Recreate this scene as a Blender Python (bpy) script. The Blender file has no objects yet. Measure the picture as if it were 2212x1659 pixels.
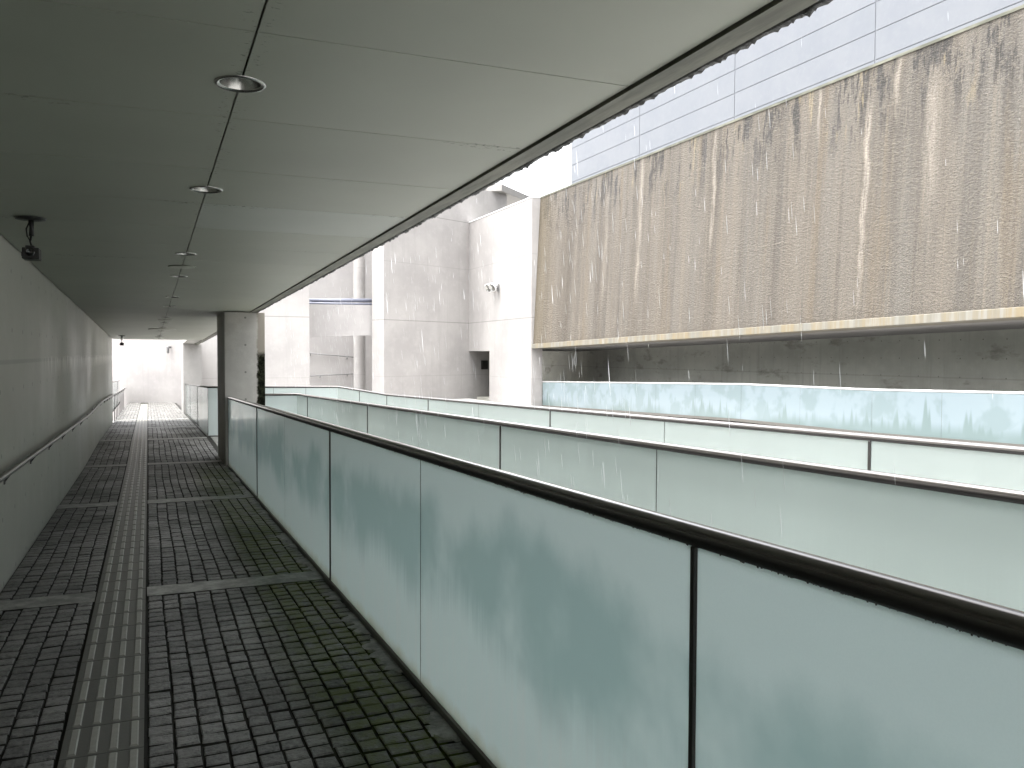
import bpy, bmesh, math, random
from mathutils import Vector, Matrix
R = math.radians
random.seed(7)
S = bpy.context.scene
COL = S.collection

# ---------------------------------------------------------------- camera
cd = bpy.data.cameras.new("camera"); cam = bpy.data.objects.new("camera", cd); COL.objects.link(cam)
cd.sensor_width = 36.0; cd.lens = 36.0 * 1843 / 2212; cd.clip_start = 0.05; cd.clip_end = 1500
yaw, pit, rol = R(23.1), R(-1.97), R(0.23)
F = Vector((math.sin(yaw) * math.cos(pit), math.cos(yaw) * math.cos(pit), math.sin(pit)))
R0 = Vector((math.cos(yaw), -math.sin(yaw), 0)); U0 = R0.cross(F)
Rr = R0 * math.cos(rol) + U0 * math.sin(rol); Ur = -R0 * math.sin(rol) + U0 * math.cos(rol)
cam.matrix_world = Matrix(((Rr.x, Ur.x, -F.x, 0), (Rr.y, Ur.y, -F.y, 0), (Rr.z, Ur.z, -F.z, 1.5), (0, 0, 0, 1)))
S.camera = cam

# ---------------------------------------------------------------- sky, sun, exposure
SUN_EL, SUN_AZ = R(74), R(250)          # soft overcast light from high up
w = bpy.data.worlds.new("World"); S.world = w; w.use_nodes = True
nt = w.node_tree
bg = nt.nodes["Background"]
sky = nt.nodes.new("ShaderNodeTexSky"); sky.sky_type = 'NISHITA'; sky.sun_disc = False
sky.sun_elevation = SUN_EL; sky.sun_rotation = SUN_AZ; sky.air_density = 1.0; sky.dust_density = 6.0; sky.ozone_density = 1.0
hs = nt.nodes.new("ShaderNodeHueSaturation"); hs.inputs['Saturation'].default_value = 0.16
nt.links.new(sky.outputs[0], hs.inputs['Color']); nt.links.new(hs.outputs[0], bg.inputs[0])
bg.inputs[1].default_value = 0.15
sl = bpy.data.lights.new("sun", 'SUN'); sl.energy = 0.5; sl.angle = R(90); sl.color = (1, .97, .93)
so = bpy.data.objects.new("sun", sl); COL.objects.link(so)
sd = Vector((math.sin(SUN_AZ) * math.cos(SUN_EL), math.cos(SUN_AZ) * math.cos(SUN_EL), math.sin(SUN_EL)))
so.rotation_euler = sd.to_track_quat('Z', 'Y').to_euler(); so.location = (-10, -10, 30)
S.view_settings.view_transform = 'Standard'; S.view_settings.look = 'None'
S.view_settings.exposure = 2.82; S.view_settings.gamma = 1.0
S.render.engine = 'CYCLES'
S.cycles.max_bounces = 10; S.cycles.diffuse_bounces = 6; S.cycles.glossy_bounces = 4; S.cycles.transmission_bounces = 6
S.cycles.use_denoising = True; S.cycles.caustics_reflective = False; S.cycles.caustics_refractive = False

# ---------------------------------------------------------------- node helper
class NT:
    def __init__(s, name):
        s.m = bpy.data.materials.new(name); s.m.use_nodes = True; s.t = s.m.node_tree
        s.b = s.t.nodes["Principled BSDF"]; s.out = s.t.nodes["Material Output"]
        g = s.new("ShaderNodeNewGeometry"); s.pos = g.outputs['Position']; s.island = g.outputs['Random Per Island']; s.nrm = g.outputs['Normal']
        x = s.new("ShaderNodeSeparateXYZ"); s.t.links.new(s.pos, x.inputs[0]); s.x, s.y, s.z = x.outputs
    def new(s, k): return s.t.nodes.new(k)
    def lk(s, v, sock):
        if hasattr(v, 'is_linked') or isinstance(v, bpy.types.NodeSocket): s.t.links.new(v, sock)
        elif isinstance(v, (tuple, list)):
            v = tuple(v)
            sock.default_value = v + (1,) if len(sock.default_value) == 4 and len(v) == 3 else v
        else: sock.default_value = v
    def ma(s, op, a, b=0.0, c=0.0):
        n = s.new("ShaderNodeMath"); n.operation = op
        for i, v in enumerate((a, b, c)): s.lk(v, n.inputs[i])
        return n.outputs[0]
    def add(s, a, b): return s.ma('ADD', a, b)
    def mul(s, a, b): return s.ma('MULTIPLY', a, b)
    def scl(s, v, k, off=(0, 0, 0)):
        n = s.new("ShaderNodeMapping"); s.lk(v, n.inputs[0]); n.inputs[3].default_value = k; n.inputs[1].default_value = off
        return n.outputs[0]
    def noise(s, k=(1, 1, 1), sc=1.0, det=4, ro=.55, dist=0, vec=None, off=(0, 0, 0)):
        n = s.new("ShaderNodeTexNoise"); s.lk(s.scl(vec or s.pos, k, off), n.inputs['Vector'])
        n.inputs['Scale'].default_value = sc; n.inputs['Detail'].default_value = det; n.inputs['Roughness'].default_value = ro
        n.inputs['Distortion'].default_value = dist
        return n.outputs[0]
    def step(s, v, a, b, lo=0.0, hi=1.0):
        n = s.new("ShaderNodeMapRange"); n.interpolation_type = 'SMOOTHSTEP'
        s.lk(v, n.inputs[0]); n.inputs[1].default_value = a; n.inputs[2].default_value = b
        n.inputs[3].default_value = lo; n.inputs[4].default_value = hi
        return n.outputs[0]
    def line(s, v, at, wd):     # 1 on a line of width wd, soft shoulders
        d = s.ma('ABSOLUTE', s.add(v, -at)); return s.step(d, wd * .5, wd, 1, 0)
    def rep(s, v, per, at, wd):  # repeated line
        f = s.ma('FRACT', s.add(s.mul(s.add(v, -at), 1 / per), .5))
        d = s.ma('ABSOLUTE', s.mul(s.add(f, -.5), per)); return s.step(d, wd * .5, wd, 1, 0)
    def dots(s, u, v, pu, pv, u0, v0, r):
        def fr(a, p, o): return s.mul(s.add(s.ma('FRACT', s.add(s.mul(s.add(a, -o), 1 / p), .5)), -.5), p)
        a, b = fr(u, pu, u0), fr(v, pv, v0)
        d = s.ma('SQRT', s.add(s.mul(a, a), s.mul(b, b))); return s.step(d, r * .6, r, 1, 0)
    def mix(s, f, a, b, mode='MIX'):
        n = s.new("ShaderNodeMix"); n.data_type = 'RGBA'; n.blend_type = mode
        s.lk(f, n.inputs[0]); s.lk(a, n.inputs[6]); s.lk(b, n.inputs[7]); return n.outputs[2]
    def bump(s, h, st=.3, d=.02):
        n = s.new("ShaderNodeBump"); s.lk(st, n.inputs['Strength']); n.inputs['Distance'].default_value = d
        s.lk(h, n.inputs['Height']); s.t.links.new(n.outputs[0], s.b.inputs['Normal']); return n.outputs[0]
    def done(s, col, ro=.7, spec=.4, metal=0.0, coat=0.0):
        s.lk(col, s.b.inputs['Base Color']); s.lk(ro, s.b.inputs['Roughness'])
        s.b.inputs['Specular IOR Level'].default_value = spec; s.b.inputs['Metallic'].default_value = metal
        s.b.inputs['Coat Weight'].default_value = coat; s.b.inputs['Coat Roughness'].default_value = .08
        return s.m

def simple(name, col, ro=.5, spec=.5, metal=0.0, coat=0.0, var=.12, sc=9):
    n = NT(name); v = n.noise(sc=sc)
    c = n.mix(v, tuple(max(0, x * (1 - var)) for x in col), tuple(x * (1 + var) for x in col))
    return n.done(c, ro, spec, metal, coat)

# ---------------------------------------------------------------- profiles of the sloping site
def zfl(y):                  # walkway floor: ramp, level landing, ramp
    if y < 15: return -.0212 * y
    if y < 19.6: return -.318 - .002 * (y - 15)
    return -.327 - .0235 * (y - 19.6)
def zce(y): return 2.475 - .0205 * y

# ---------------------------------------------------------------- materials
def concrete(name, base, dark, streak=.5, tie=None, joints=(), jcol=.55, ro=.75, spec=.35, blotch=1.0, faint=()):
    n = NT(name)
    big = n.noise(sc=.55, det=5, ro=.6); mid = n.noise(sc=3.2, det=6, ro=.65, off=(3, 1, 7)); st = n.noise(k=(5, 5, .28), sc=1.0, det=5, ro=.6)
    c = n.mix(n.step(big, .35, .68), dark, base)
    c = n.mix(n.mul(n.step(mid, .45, .75), .35 * blotch), c, tuple(x * 1.18 for x in base))
    c = n.mix(n.mul(n.step(st, .52, .75), streak), c, tuple(x * .78 for x in dark))
    grain = n.noise(sc=60, det=3)
    c = n.mix(n.mul(n.step(grain, .3, .7), .12), c, tuple(x * .7 for x in dark))
    for z in joints:
        c = n.mix(n.mul(n.line(n.z, z, .022), jcol), c, tuple(x * .45 for x in dark))
    for z in faint:
        c = n.mix(n.mul(n.line(n.z, z, .02), jcol * .35), c, tuple(x * .45 for x in dark))
    if tie:
        ax, pu, pv, u0, v0, r = tie
        c = n.mix(n.mul(n.dots({'x': n.x, 'y': n.y}[ax], n.z, pu, pv, u0, v0, r), .75), c, tuple(x * .3 for x in dark))
    n.bump(n.add(n.mul(mid, .6), n.mul(grain, .4)), .25, .006)
    n.nc = c
    return n, n.done(c, n.step(big, .3, .7, ro - .12, ro + .1), spec)

# court walls, pale
_, M_court = concrete("pale_concrete", (0.314, 0.303, 0.292), (0.258, 0.248, 0.241), .3, None, (2.96, 7.61), .6, ro=.6, faint=(5.44, .55))
_, M_back = concrete("pale_back_concrete", (0.331, 0.320, 0.312), (0.288, 0.277, 0.272), .2)
_, M_end = concrete("pale_end_concrete", (0.271, 0.258, 0.249), (0.224, 0.210, 0.205), .3, None, ())
_, M_pier = concrete("pier_concrete", (0.284, 0.275, 0.262), (0.232, 0.224, 0.213), .5)

def side_wall_mat():
    n, m = concrete("shaded_wall_concrete", (.36, .358, .312), (.295, .294, .253), .2, ('y', .6, .45, 6.9, 1.22, .022), (1.43,), .4, ro=.5, spec=.5)
    drip = n.noise(k=(1, 7, .7), sc=1, det=5, ro=.65); ed = n.noise(k=(1, 1.1, 0), sc=1, det=2, off=(0, 4, 0))
    band = n.mul(n.step(n.add(n.z, n.mul(drip, -.45)), .95, 1.16), n.step(n.add(n.z, n.mul(ed, .06)), 1.46, 1.5, 1, 0))
    band = n.mul(band, n.mul(n.step(drip, .42, .62), n.step(n.y, 8.5, 11.5)))
    c = n.mix(n.mul(band, .9), n.nc, (.66, .65, .60))
    n.lk(c, n.b.inputs['Base Color']); return m
M_side = side_wall_mat()

def pillar_mat():
    n, m = concrete("pillar_concrete", (.40, .39, .36), (.27, .265, .24), .35, ('x', 9.0, .44, 1.45, 1.20, .02), (), ro=.7)
    ed = n.noise(sc=9, det=5, ro=.7)
    e = n.step(n.add(n.x, n.mul(n.add(ed, -.5), .10)), 1.615, 1.655)
    low = n.step(n.add(n.z, n.mul(n.add(n.noise(sc=4, det=5, ro=.7), -.5), .5)), 1.62, 1.44)
    front = n.step(n.y, 15.2, 14.9)
    tan = n.mix(n.mul(e, n.mul(front, .8)), n.nc, (.17, .15, .115))
    moss = n.mix(n.step(n.noise(sc=26, det=5, ro=.75), .42, .62), (.003, .0035, .0025), (.022, .024, .014))
    mk = n.mul(n.mul(e, low), front); c = n.mix(mk, tan, moss)
    n.lk(n.add(.62, n.mul(mk, .36)), n.b.inputs['Roughness']); n.lk(n.add(.35, n.mul(mk, -.3)), n.b.inputs['Specular IOR Level'])
    n.lk(c, n.b.inputs['Base Color']); return m
M_pillar = pillar_mat()

def ceiling_mat(name, base):
    n = NT(name)
    big = n.noise(sc=.7, det=5); mid = n.noise(sc=6, det=5, ro=.7)
    c = n.mix(n.step(big, .3, .7), tuple(x * .9 for x in base), base)
    c = n.mix(n.mul(n.add(n.island, -.5), .35), c, tuple(x * .72 for x in base))
    near = n.step(n.ma('ABSOLUTE', n.add(n.x, -.296)), .015, .07, 1, 0)
    sp = n.mul(near, n.step(n.noise(k=(1, 1.6, 1), sc=34, det=3, ro=.7), .6, .68))
    sp2 = n.mul(n.step(n.noise(sc=.9, det=1), .58, .7), n.mul(n.rep(n.y, .9, 2.59, .05), n.step(n.noise(sc=40, det=2), .56, .66)))
    c = n.mix(n.mul(n.ma('MAXIMUM', sp, sp2), .75), c, (.03, .03, .025))
    n.bump(mid, .05, .004)
    return n.done(c, .5, .35)
M_ceil = ceiling_mat("ceiling_board", (.305, .316, .264))
M_ceil2 = ceiling_mat("newer_ceiling_board", (.345, .365, .325))
M_dark = simple("dark_void", (.012, .012, .011), .9, .2)
M_roof = simple("roof_concrete", (.30, .29, .27), .8)

def eave_mat():
    n = NT("eave_beam_concrete")
    st = n.noise(k=(9, 1.2, 9), sc=1.4, det=5, ro=.65)
    c = n.mix(n.step(st, .35, .7), (.062, .064, .046), (.145, .145, .11))
    n.bump(st, .2, .01); return n.done(c, .6, .4)
M_eave = eave_mat()
def moss_mat():
    n = NT("wet_black_moss"); v = n.noise(sc=22, det=6, ro=.75)
    c = n.mix(n.step(v, .4, .7), (.006, .006, .005), (.05, .05, .042))
    n.bump(v, 1.0, .03); return n.done(c, n.step(v, .4, .7, .3, .8), .6)
M_moss = moss_mat()

def sett_mat():
    n = NT("granite_setts")
    g = n.noise(sc=42, det=5, ro=.75); b = n.noise(sc=1.4, det=4); wet = n.step(n.y, 27.2, 28.6)
    c = n.mix(n.island, (.064, .063, .058), (.150, .147, .136))
    c = n.mix(n.mul(n.step(g, .42, .66), .5), c, (.225, .222, .208)); c = n.mix(n.mul(n.step(g, .47, .33), .75), c, (.022, .023, .021))
    c = n.mix(n.mul(n.step(b, .45, .7), .45), c, (.05, .05, .047))
    xs = n.mul(n.step(n.add(n.x, n.mul(n.noise(sc=2.2, det=4), .35)), .72, 1.0), n.step(n.x, 1.16, 1.06))
    gm = n.mul(n.mul(xs, n.step(n.y, 15.5, 12.5)), n.step(n.noise(sc=9, det=5, ro=.7), .36, .58))
    c = n.mix(n.mul(gm, .9), c, (.095, .11, .025))
    n.bump(n.add(g, n.mul(n.noise(sc=22, det=3), .8)), n.add(.8, n.mul(wet, -.6)), .012)
    return n.done(c, n.add(n.step(b, .3, .7, .36, .62), n.mul(wet, -.27)), .5)
M_sett = sett_mat()
def joint_mat():
    n = NT("sett_joints"); v = n.noise(sc=14, det=5)
    g = n.mul(n.step(n.x, .55, 1.0), n.step(n.y, 15.5, 12.5))
    c = n.mix(v, (.012, .012, .010), (.034, .033, .028)); c = n.mix(n.mul(g, n.step(v, .4, .6)), c, (.055, .070, .012))
    return n.done(c, .85, .2)
M_joint = joint_mat()
def band_mat():
    n = NT("worn_paving_concrete"); v = n.noise(sc=9, det=7, ro=.72); k = n.noise(sc=60, det=3)
    c = n.mix(n.step(v, .35, .65), (.10, .10, .09), (.36, .355, .325)); c = n.mix(n.mul(k, .3), c, (.07, .07, .065))
    n.bump(n.add(v, k), .35, .006); return n.done(c, n.step(v, .35, .65, .4, .65), .5)
M_band = band_mat()
def tact_mat():
    n = NT("tactile_tile"); v = n.noise(sc=5, det=5); k = n.noise(sc=45, det=3)
    c = n.mix(v, (.078, .078, .069), (.115, .114, .10)); c = n.mix(n.mul(n.island, .5), c, (.08, .08, .073)); c = n.mix(n.mul(k, .25), c, (.05, .05, .045))
    n.bump(k, .15, .004); return n.done(c, .42, .5)
M_tact = tact_mat()
def bar_mat():
    n = NT("tactile_bar"); v = n.noise(sc=30, det=4)
    c = n.mix(v, (.18, .178, .156), (.28, .277, .245)); return n.done(c, .45, .5)
M_bar = bar_mat()

def glass_mat(name, light, dark, kind, trans=.55):
    n = NT(name)
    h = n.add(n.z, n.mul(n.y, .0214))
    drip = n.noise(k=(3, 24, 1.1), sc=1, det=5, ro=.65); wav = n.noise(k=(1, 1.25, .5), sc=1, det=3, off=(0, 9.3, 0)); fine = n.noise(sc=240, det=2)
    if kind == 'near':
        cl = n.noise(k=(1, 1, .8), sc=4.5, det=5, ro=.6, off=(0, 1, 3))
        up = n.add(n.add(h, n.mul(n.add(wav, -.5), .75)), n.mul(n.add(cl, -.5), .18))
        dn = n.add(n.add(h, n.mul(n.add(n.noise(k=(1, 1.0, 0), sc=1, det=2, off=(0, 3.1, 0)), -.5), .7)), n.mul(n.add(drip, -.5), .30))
        m = n.mul(n.step(dn, .34, .60), n.step(up, .78, .98, 1, 0))  # darker cloudy band at mid height, ragged along its lower edge
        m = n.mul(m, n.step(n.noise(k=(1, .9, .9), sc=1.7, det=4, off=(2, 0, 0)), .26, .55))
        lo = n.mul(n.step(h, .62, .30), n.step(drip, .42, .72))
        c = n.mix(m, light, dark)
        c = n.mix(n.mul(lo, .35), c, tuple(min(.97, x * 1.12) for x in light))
    elif kind == 'far':
        spk = n.noise(k=(1, 3.4, .12), sc=1, det=2, ro=.8); sp = n.ma('POWER', n.step(spk, .40, .80), 1.6)
        hb = n.add(h, -.19)
        m = n.step(n.add(n.mul(sp, .62), n.mul(hb, -1.0)), -.30, -.02); m = n.mul(m, n.step(n.noise(k=(1, .55, .4), sc=1, det=3, off=(0, 12, 0)), .3, .6))
        arch = n.mul(n.step(n.noise(k=(1, 1.6, 1.5), sc=1, det=3, off=(0, 5, 0)), .46, .60), .45)
        c = n.mix(n.ma('MAXIMUM', n.mul(m, .8), arch), light, dark)
    else:
        m = n.mul(n.step(drip, .5, .75), n.step(h, .95, .45)); m = n.mul(m, .5)
        c = n.mix(n.step(wav, .3, .7), light, tuple(.93 * x for x in light)); c = n.mix(m, c, tuple(min(.97, x * 1.12) for x in light))
        c = n.mix(n.mul(n.step(h, .85, .98), .35), c, dark)
    c = n.mix(n.mul(n.step(fine, .4, .6), .04), c, dark)
    foot = n.mul(n.step(n.add(h, n.mul(n.noise(sc=7, det=4), -.10)), .06, -.03), .6)
    c = n.mix(foot, c, (.62, .60, .42))
    d = n.new("ShaderNodeBsdfDiffuse"); tr = n.new("ShaderNodeBsdfTranslucent"); n.lk(c, d.inputs[0]); n.lk(c, tr.inputs[0])
    m1 = n.new("ShaderNodeMixShader"); m1.inputs[0].default_value = trans
    n.t.links.new(d.outputs[0], m1.inputs[1]); n.t.links.new(tr.outputs[0], m1.inputs[2])
    gl = n.new("ShaderNodeBsdfGlossy"); gl.inputs['Roughness'].default_value = .12
    fr = n.new("ShaderNodeFresnel"); fr.inputs[0].default_value = 1.42
    m2 = n.new("ShaderNodeMixShader"); n.t.links.new(fr.outputs[0], m2.inputs[0]); n.t.links.new(m1.outputs[0], m2.inputs[1]); n.t.links.new(gl.outputs[0], m2.inputs[2])
    n.t.links.new(m2.outputs[0], n.out.inputs[0]); n.t.nodes.remove(n.b)
    return n.m
def clear_mat():
    n = NT("clear_glass"); t = n.new("ShaderNodeBsdfTransparent"); t.inputs[0].default_value = (.985, .998, .995, 1); gl = n.new("ShaderNodeBsdfGlossy"); gl.inputs['Roughness'].default_value = .03
    fr = n.new("ShaderNodeFresnel"); fr.inputs[0].default_value = 1.3; mx = n.new("ShaderNodeMixShader")
    n.t.links.new(fr.outputs[0], mx.inputs[0]); n.t.links.new(t.outputs[0], mx.inputs[1]); n.t.links.new(gl.outputs[0], mx.inputs[2]); n.t.links.new(mx.outputs[0], n.out.inputs[0]); n.t.nodes.remove(n.b); return n.m
M_clear = clear_mat()
M_gl_near = glass_mat("frosted_glass_clouded", (.85, .985, .985), (.545, .72, .72), 'near', .93)
M_gl_mid = glass_mat("frosted_glass_grey", (0.721, 0.818, 0.795), (0.539, 0.623, 0.605), 'mid', .78)
M_gl_far = glass_mat("frosted_glass_bluish", (0.275, 0.335, 0.361), (0.172, 0.228, 0.219), 'far', .35)

def rail_mat(name, a, b):
    n = NT(name); v = n.noise(sc=14, det=4); d = n.noise(sc=190, det=2)
    c = n.mix(v, a, b)
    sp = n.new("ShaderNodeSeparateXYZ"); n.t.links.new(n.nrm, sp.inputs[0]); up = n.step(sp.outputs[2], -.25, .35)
    c = n.mix(up, (.018, .016, .015), c); m = n.done(c, n.add(.62, n.mul(up, -.38)), .4, 0.0, 0.0)  # top highlight and underside shade put into the colour; only the top is wet
    n.lk(n.mul(up, .85), n.b.inputs['Metallic']); n.lk(up, n.b.inputs['Coat Weight']); return m
M_rail = rail_mat('wet_dark_metal_shade_below', (.075, .066, .06), (.10, .09, .082)); M_rail2 = rail_mat('wet_metal_painted_highlight', (.24, .22, .205), (.30, .28, .265))  # same metal twice; second has a lighter colour for a whiter top highlight
M_post = simple("dark_post_metal", (.026, .025, .023), .45, .5)
M_chan = simple("base_channel_metal", (.10, .095, .085), .5, .5)
M_steel = simple("brushed_steel", (.34, .34, .32), .25, .5, 1.0)
M_silver = simple("silver_paint", (.62, .62, .62), .3, .6)
M_handr = simple("wall_handrail_metal", (.13, .13, .12), .35, .5, .6)
M_black = simple("black_plastic", (.012, .012, .011), .5, .4)
M_lens = simple("camera_lens", (.003, .003, .004), .08, .8)
M_greybox = simple("grey_box_metal", (.14, .14, .14), .5)
M_white = simple("white_metal", (.78, .78, .78), .4)
M_bluepipe = simple("blue_grey_pipe", (.15, .16, .20), .4)
M_hatch = simple("hatch_paint", (.33, .335, .29), .55)

def water_wall_mat():
    n = NT("stained_rough_render")
    k1 = n.noise(k=(0, 1.1, .05), sc=1, det=3, ro=.6); k2 = n.noise(k=(0, 3.6, .10), sc=1, det=5, ro=.7, off=(0, 2, 0)); k3 = n.noise(k=(0, 12, .30), sc=1, det=4, ro=.7, off=(0, 5, 3))
    c = n.mix(n.step(k1, .35, .65), (0.091, 0.077, 0.059), (0.128, 0.110, 0.087))
    c = n.mix(n.mul(n.step(n.noise(k=(0, .9, .07), sc=1, det=3, off=(0, 31, 0)), .45, .65), .55), c, (0.121, 0.113, 0.098))
    c = n.mix(n.mul(n.step(k2, .53, .66), .6), c, (0.174, 0.150, 0.118))
    c = n.mix(n.mul(n.step(k2, .46, .32), .62), c, (0.052, 0.042, 0.032))
    c = n.mix(n.mul(n.step(k3, .52, .72), .42), c, (0.181, 0.158, 0.127))
    c = n.mix(n.mul(n.step(k3, .45, .28), .45), c, (0.040, 0.034, 0.026))
    k4 = n.noise(k=(0, 1.9, .06), sc=1, det=2, ro=.5, off=(0, 41, 0))
    c = n.mix(n.mul(n.step(k4, .53, .66), .34), c, (0.150, 0.128, 0.100))
    c = n.mix(n.mul(n.step(k4, .46, .34), .42), c, (0.049, 0.041, 0.031))
    top = n.step(n.add(n.z, n.mul(k3, .9)), 5.9, 7.6)
    c = n.mix(n.mul(top, n.mul(n.mul(n.step(n.noise(k=(0, 2.6, .5), sc=1, det=5, ro=.72, off=(0, 8, 1)), .505, .57), n.step(k3, .30, .48)), .92)), c, (0.013, 0.012, 0.011))
    c = n.mix(n.mul(top, n.mul(n.step(n.noise(k=(0, 3.3, .6), sc=1, det=4, ro=.7, off=(0, 17, 1)), .59, .68), .55)), c, (0.278, 0.224, 0.127))
    c = n.mix(n.mul(n.step(n.noise(k=(0, 1.4, .09), sc=1, det=4, ro=.7, off=(0, 61, 0)), .55, .68), .4), c, (0.139, 0.103, 0.060))
    for yy, ww, z0, z1, am in ((13.85, .085, 2.7, 7.0, .85), (15.3, .05, 6.3, 7.6, .8), (19.2, .09, 4.0, 7.6, .6), (22.9, .12, 3.0, 7.6, .5), (13.1, .09, 6.4, 7.7, .75), (12.2, .18, 4.2, 6.9, .45), (25.0, .2, 3, 7, .3)):
        wob = n.add(n.y, n.mul(n.add(n.noise(k=(0, 0, .9), sc=1, det=4, off=(0, yy, yy)), -.5), .28))
        s1 = n.mul(n.step(n.ma('ABSOLUTE', n.add(wob, -yy)), 0, ww * 1.5, 1, 0), n.step(n.noise(k=(0, 9, 1.2), sc=1, det=4, ro=.7, off=(0, yy, 0)), .3, .6))
        s1 = n.mul(s1, n.mul(n.step(n.z, z0 - .4, z0 + 1.2), n.step(n.z, z1 + .5, z1 - .4)))
        c = n.mix(n.mul(s1, am), c, (0.370, 0.326, 0.267))
    c = n.mix(n.mul(n.step(n.y, 28.6, 30.2), .5), c, (0.115, 0.090, 0.047))
    c = n.mix(n.mul(n.rep(n.z, .82, 2.57, .014), n.mul(n.step(n.noise(k=(0, 1, 1), sc=.8, det=3), .46, .62), .35)), c, (0.231, 0.203, 0.160))
    vo = n.noise(k=(1, 1, 2.0), sc=13, det=5, ro=.62, dist=.6); gr = n.noise(k=(1, 1, 1.6), sc=32, det=5, ro=.65)
    c = n.mix(n.mul(n.step(gr, .50, .38), .62), c, (0.046, 0.039, 0.031)); c = n.mix(n.mul(n.step(vo, .53, .63), .36), c, (0.185, 0.159, 0.127))
    n.bump(n.add(vo, n.mul(gr, .6)), 1.0, .1)
    return n.done(c, n.step(k2, .3, .7, .38, .7), .4)
M_wwall = water_wall_mat()
def ledge_mat():
    n = NT("stained_ledge_stone"); a = n.noise(k=(0, 2.0, .1), sc=1, det=4, ro=.7); b = n.noise(k=(0, 6, .4), sc=1, det=4, ro=.7, off=(0, 3, 0))
    c = n.mix(n.step(a, .35, .65), (0.130, 0.127, 0.108), (0.164, 0.133, 0.080)); c = n.mix(n.mul(n.step(b, .45, .65), .7), c, (0.191, 0.188, 0.172)); c = n.mix(n.mul(n.step(b, .4, .25), .6), c, (0.062, 0.055, 0.042))
    return n.done(c, .5, .4)
M_ledge = ledge_mat()
def gallery_mat():
    n, m = concrete("gallery_concrete", (.44, .435, .385), (.35, .347, .305), .5, ('y', .6, .45, 9.2, .55, .02), (.98,), .25)
    s1 = n.mul(n.step(n.noise(k=(1, .7, 1.6), sc=1.1, det=5, ro=.65, off=(0, 3, 1)), .55, .68), .6)
    n.lk(n.mix(s1, n.nc, (.15, .145, .115)), n.b.inputs['Base Color']); return m
M_gal = gallery_mat()
def clad_mat():
    n = NT("blue_grey_cladding"); a = n.noise(sc=.8, det=6, ro=.7); b = n.noise(sc=4, det=5, ro=.7)
    c = n.mix(n.step(a, .35, .65), (0.116, 0.125, 0.140), (0.130, 0.138, 0.150)); c = n.mix(n.mul(n.step(b, .5, .68), .4), c, (0.149, 0.156, 0.165)); c = n.mix(n.mul(n.island, .35), c, (0.110, 0.121, 0.135))
    return n.done(c, .4, .4)
M_clad = clad_mat()
M_cladgap = simple("cladding_joint", (0.129, 0.138, 0.152), .7)
def ground_mat(name, a, b, ro):
    n = NT(name); v = n.noise(sc=.6, det=6, ro=.6); k = n.noise(sc=18, det=4)
    c = n.mix(n.step(v, .35, .65), a, b); c = n.mix(n.mul(k, .3), c, tuple(x * .7 for x in a)); n.bump(k, .2, .01)
    return n.done(c, ro, .5)
M_ground = ground_mat("wet_courtyard_concrete", (.38, .37, .36), (.45, .44, .43), .4)
M_ramp = ground_mat("ramp_concrete", (.47, .465, .45), (.55, .545, .53), .45)
def rain_mat():
    n = NT("falling_water"); d = n.new("ShaderNodeBsdfTranslucent"); d.inputs[0].default_value = (.95, .96, .97, 1)
    g = n.new("ShaderNodeBsdfDiffuse"); g.inputs[0].default_value = (.95, .96, .97, 1); t = n.new("ShaderNodeBsdfTransparent")
    a = n.new("ShaderNodeMixShader"); a.inputs[0].default_value = .5; n.t.links.new(d.outputs[0], a.inputs[1]); n.t.links.new(g.outputs[0], a.inputs[2])
    b = n.new("ShaderNodeMixShader"); b.inputs[0].default_value = .5; n.t.links.new(a.outputs[0], b.inputs[1]); n.t.links.new(t.outputs[0], b.inputs[2])
    n.t.links.new(b.outputs[0], n.out.inputs[0]); n.t.nodes.remove(n.b); return n.m
M_rain = rain_mat()

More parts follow.
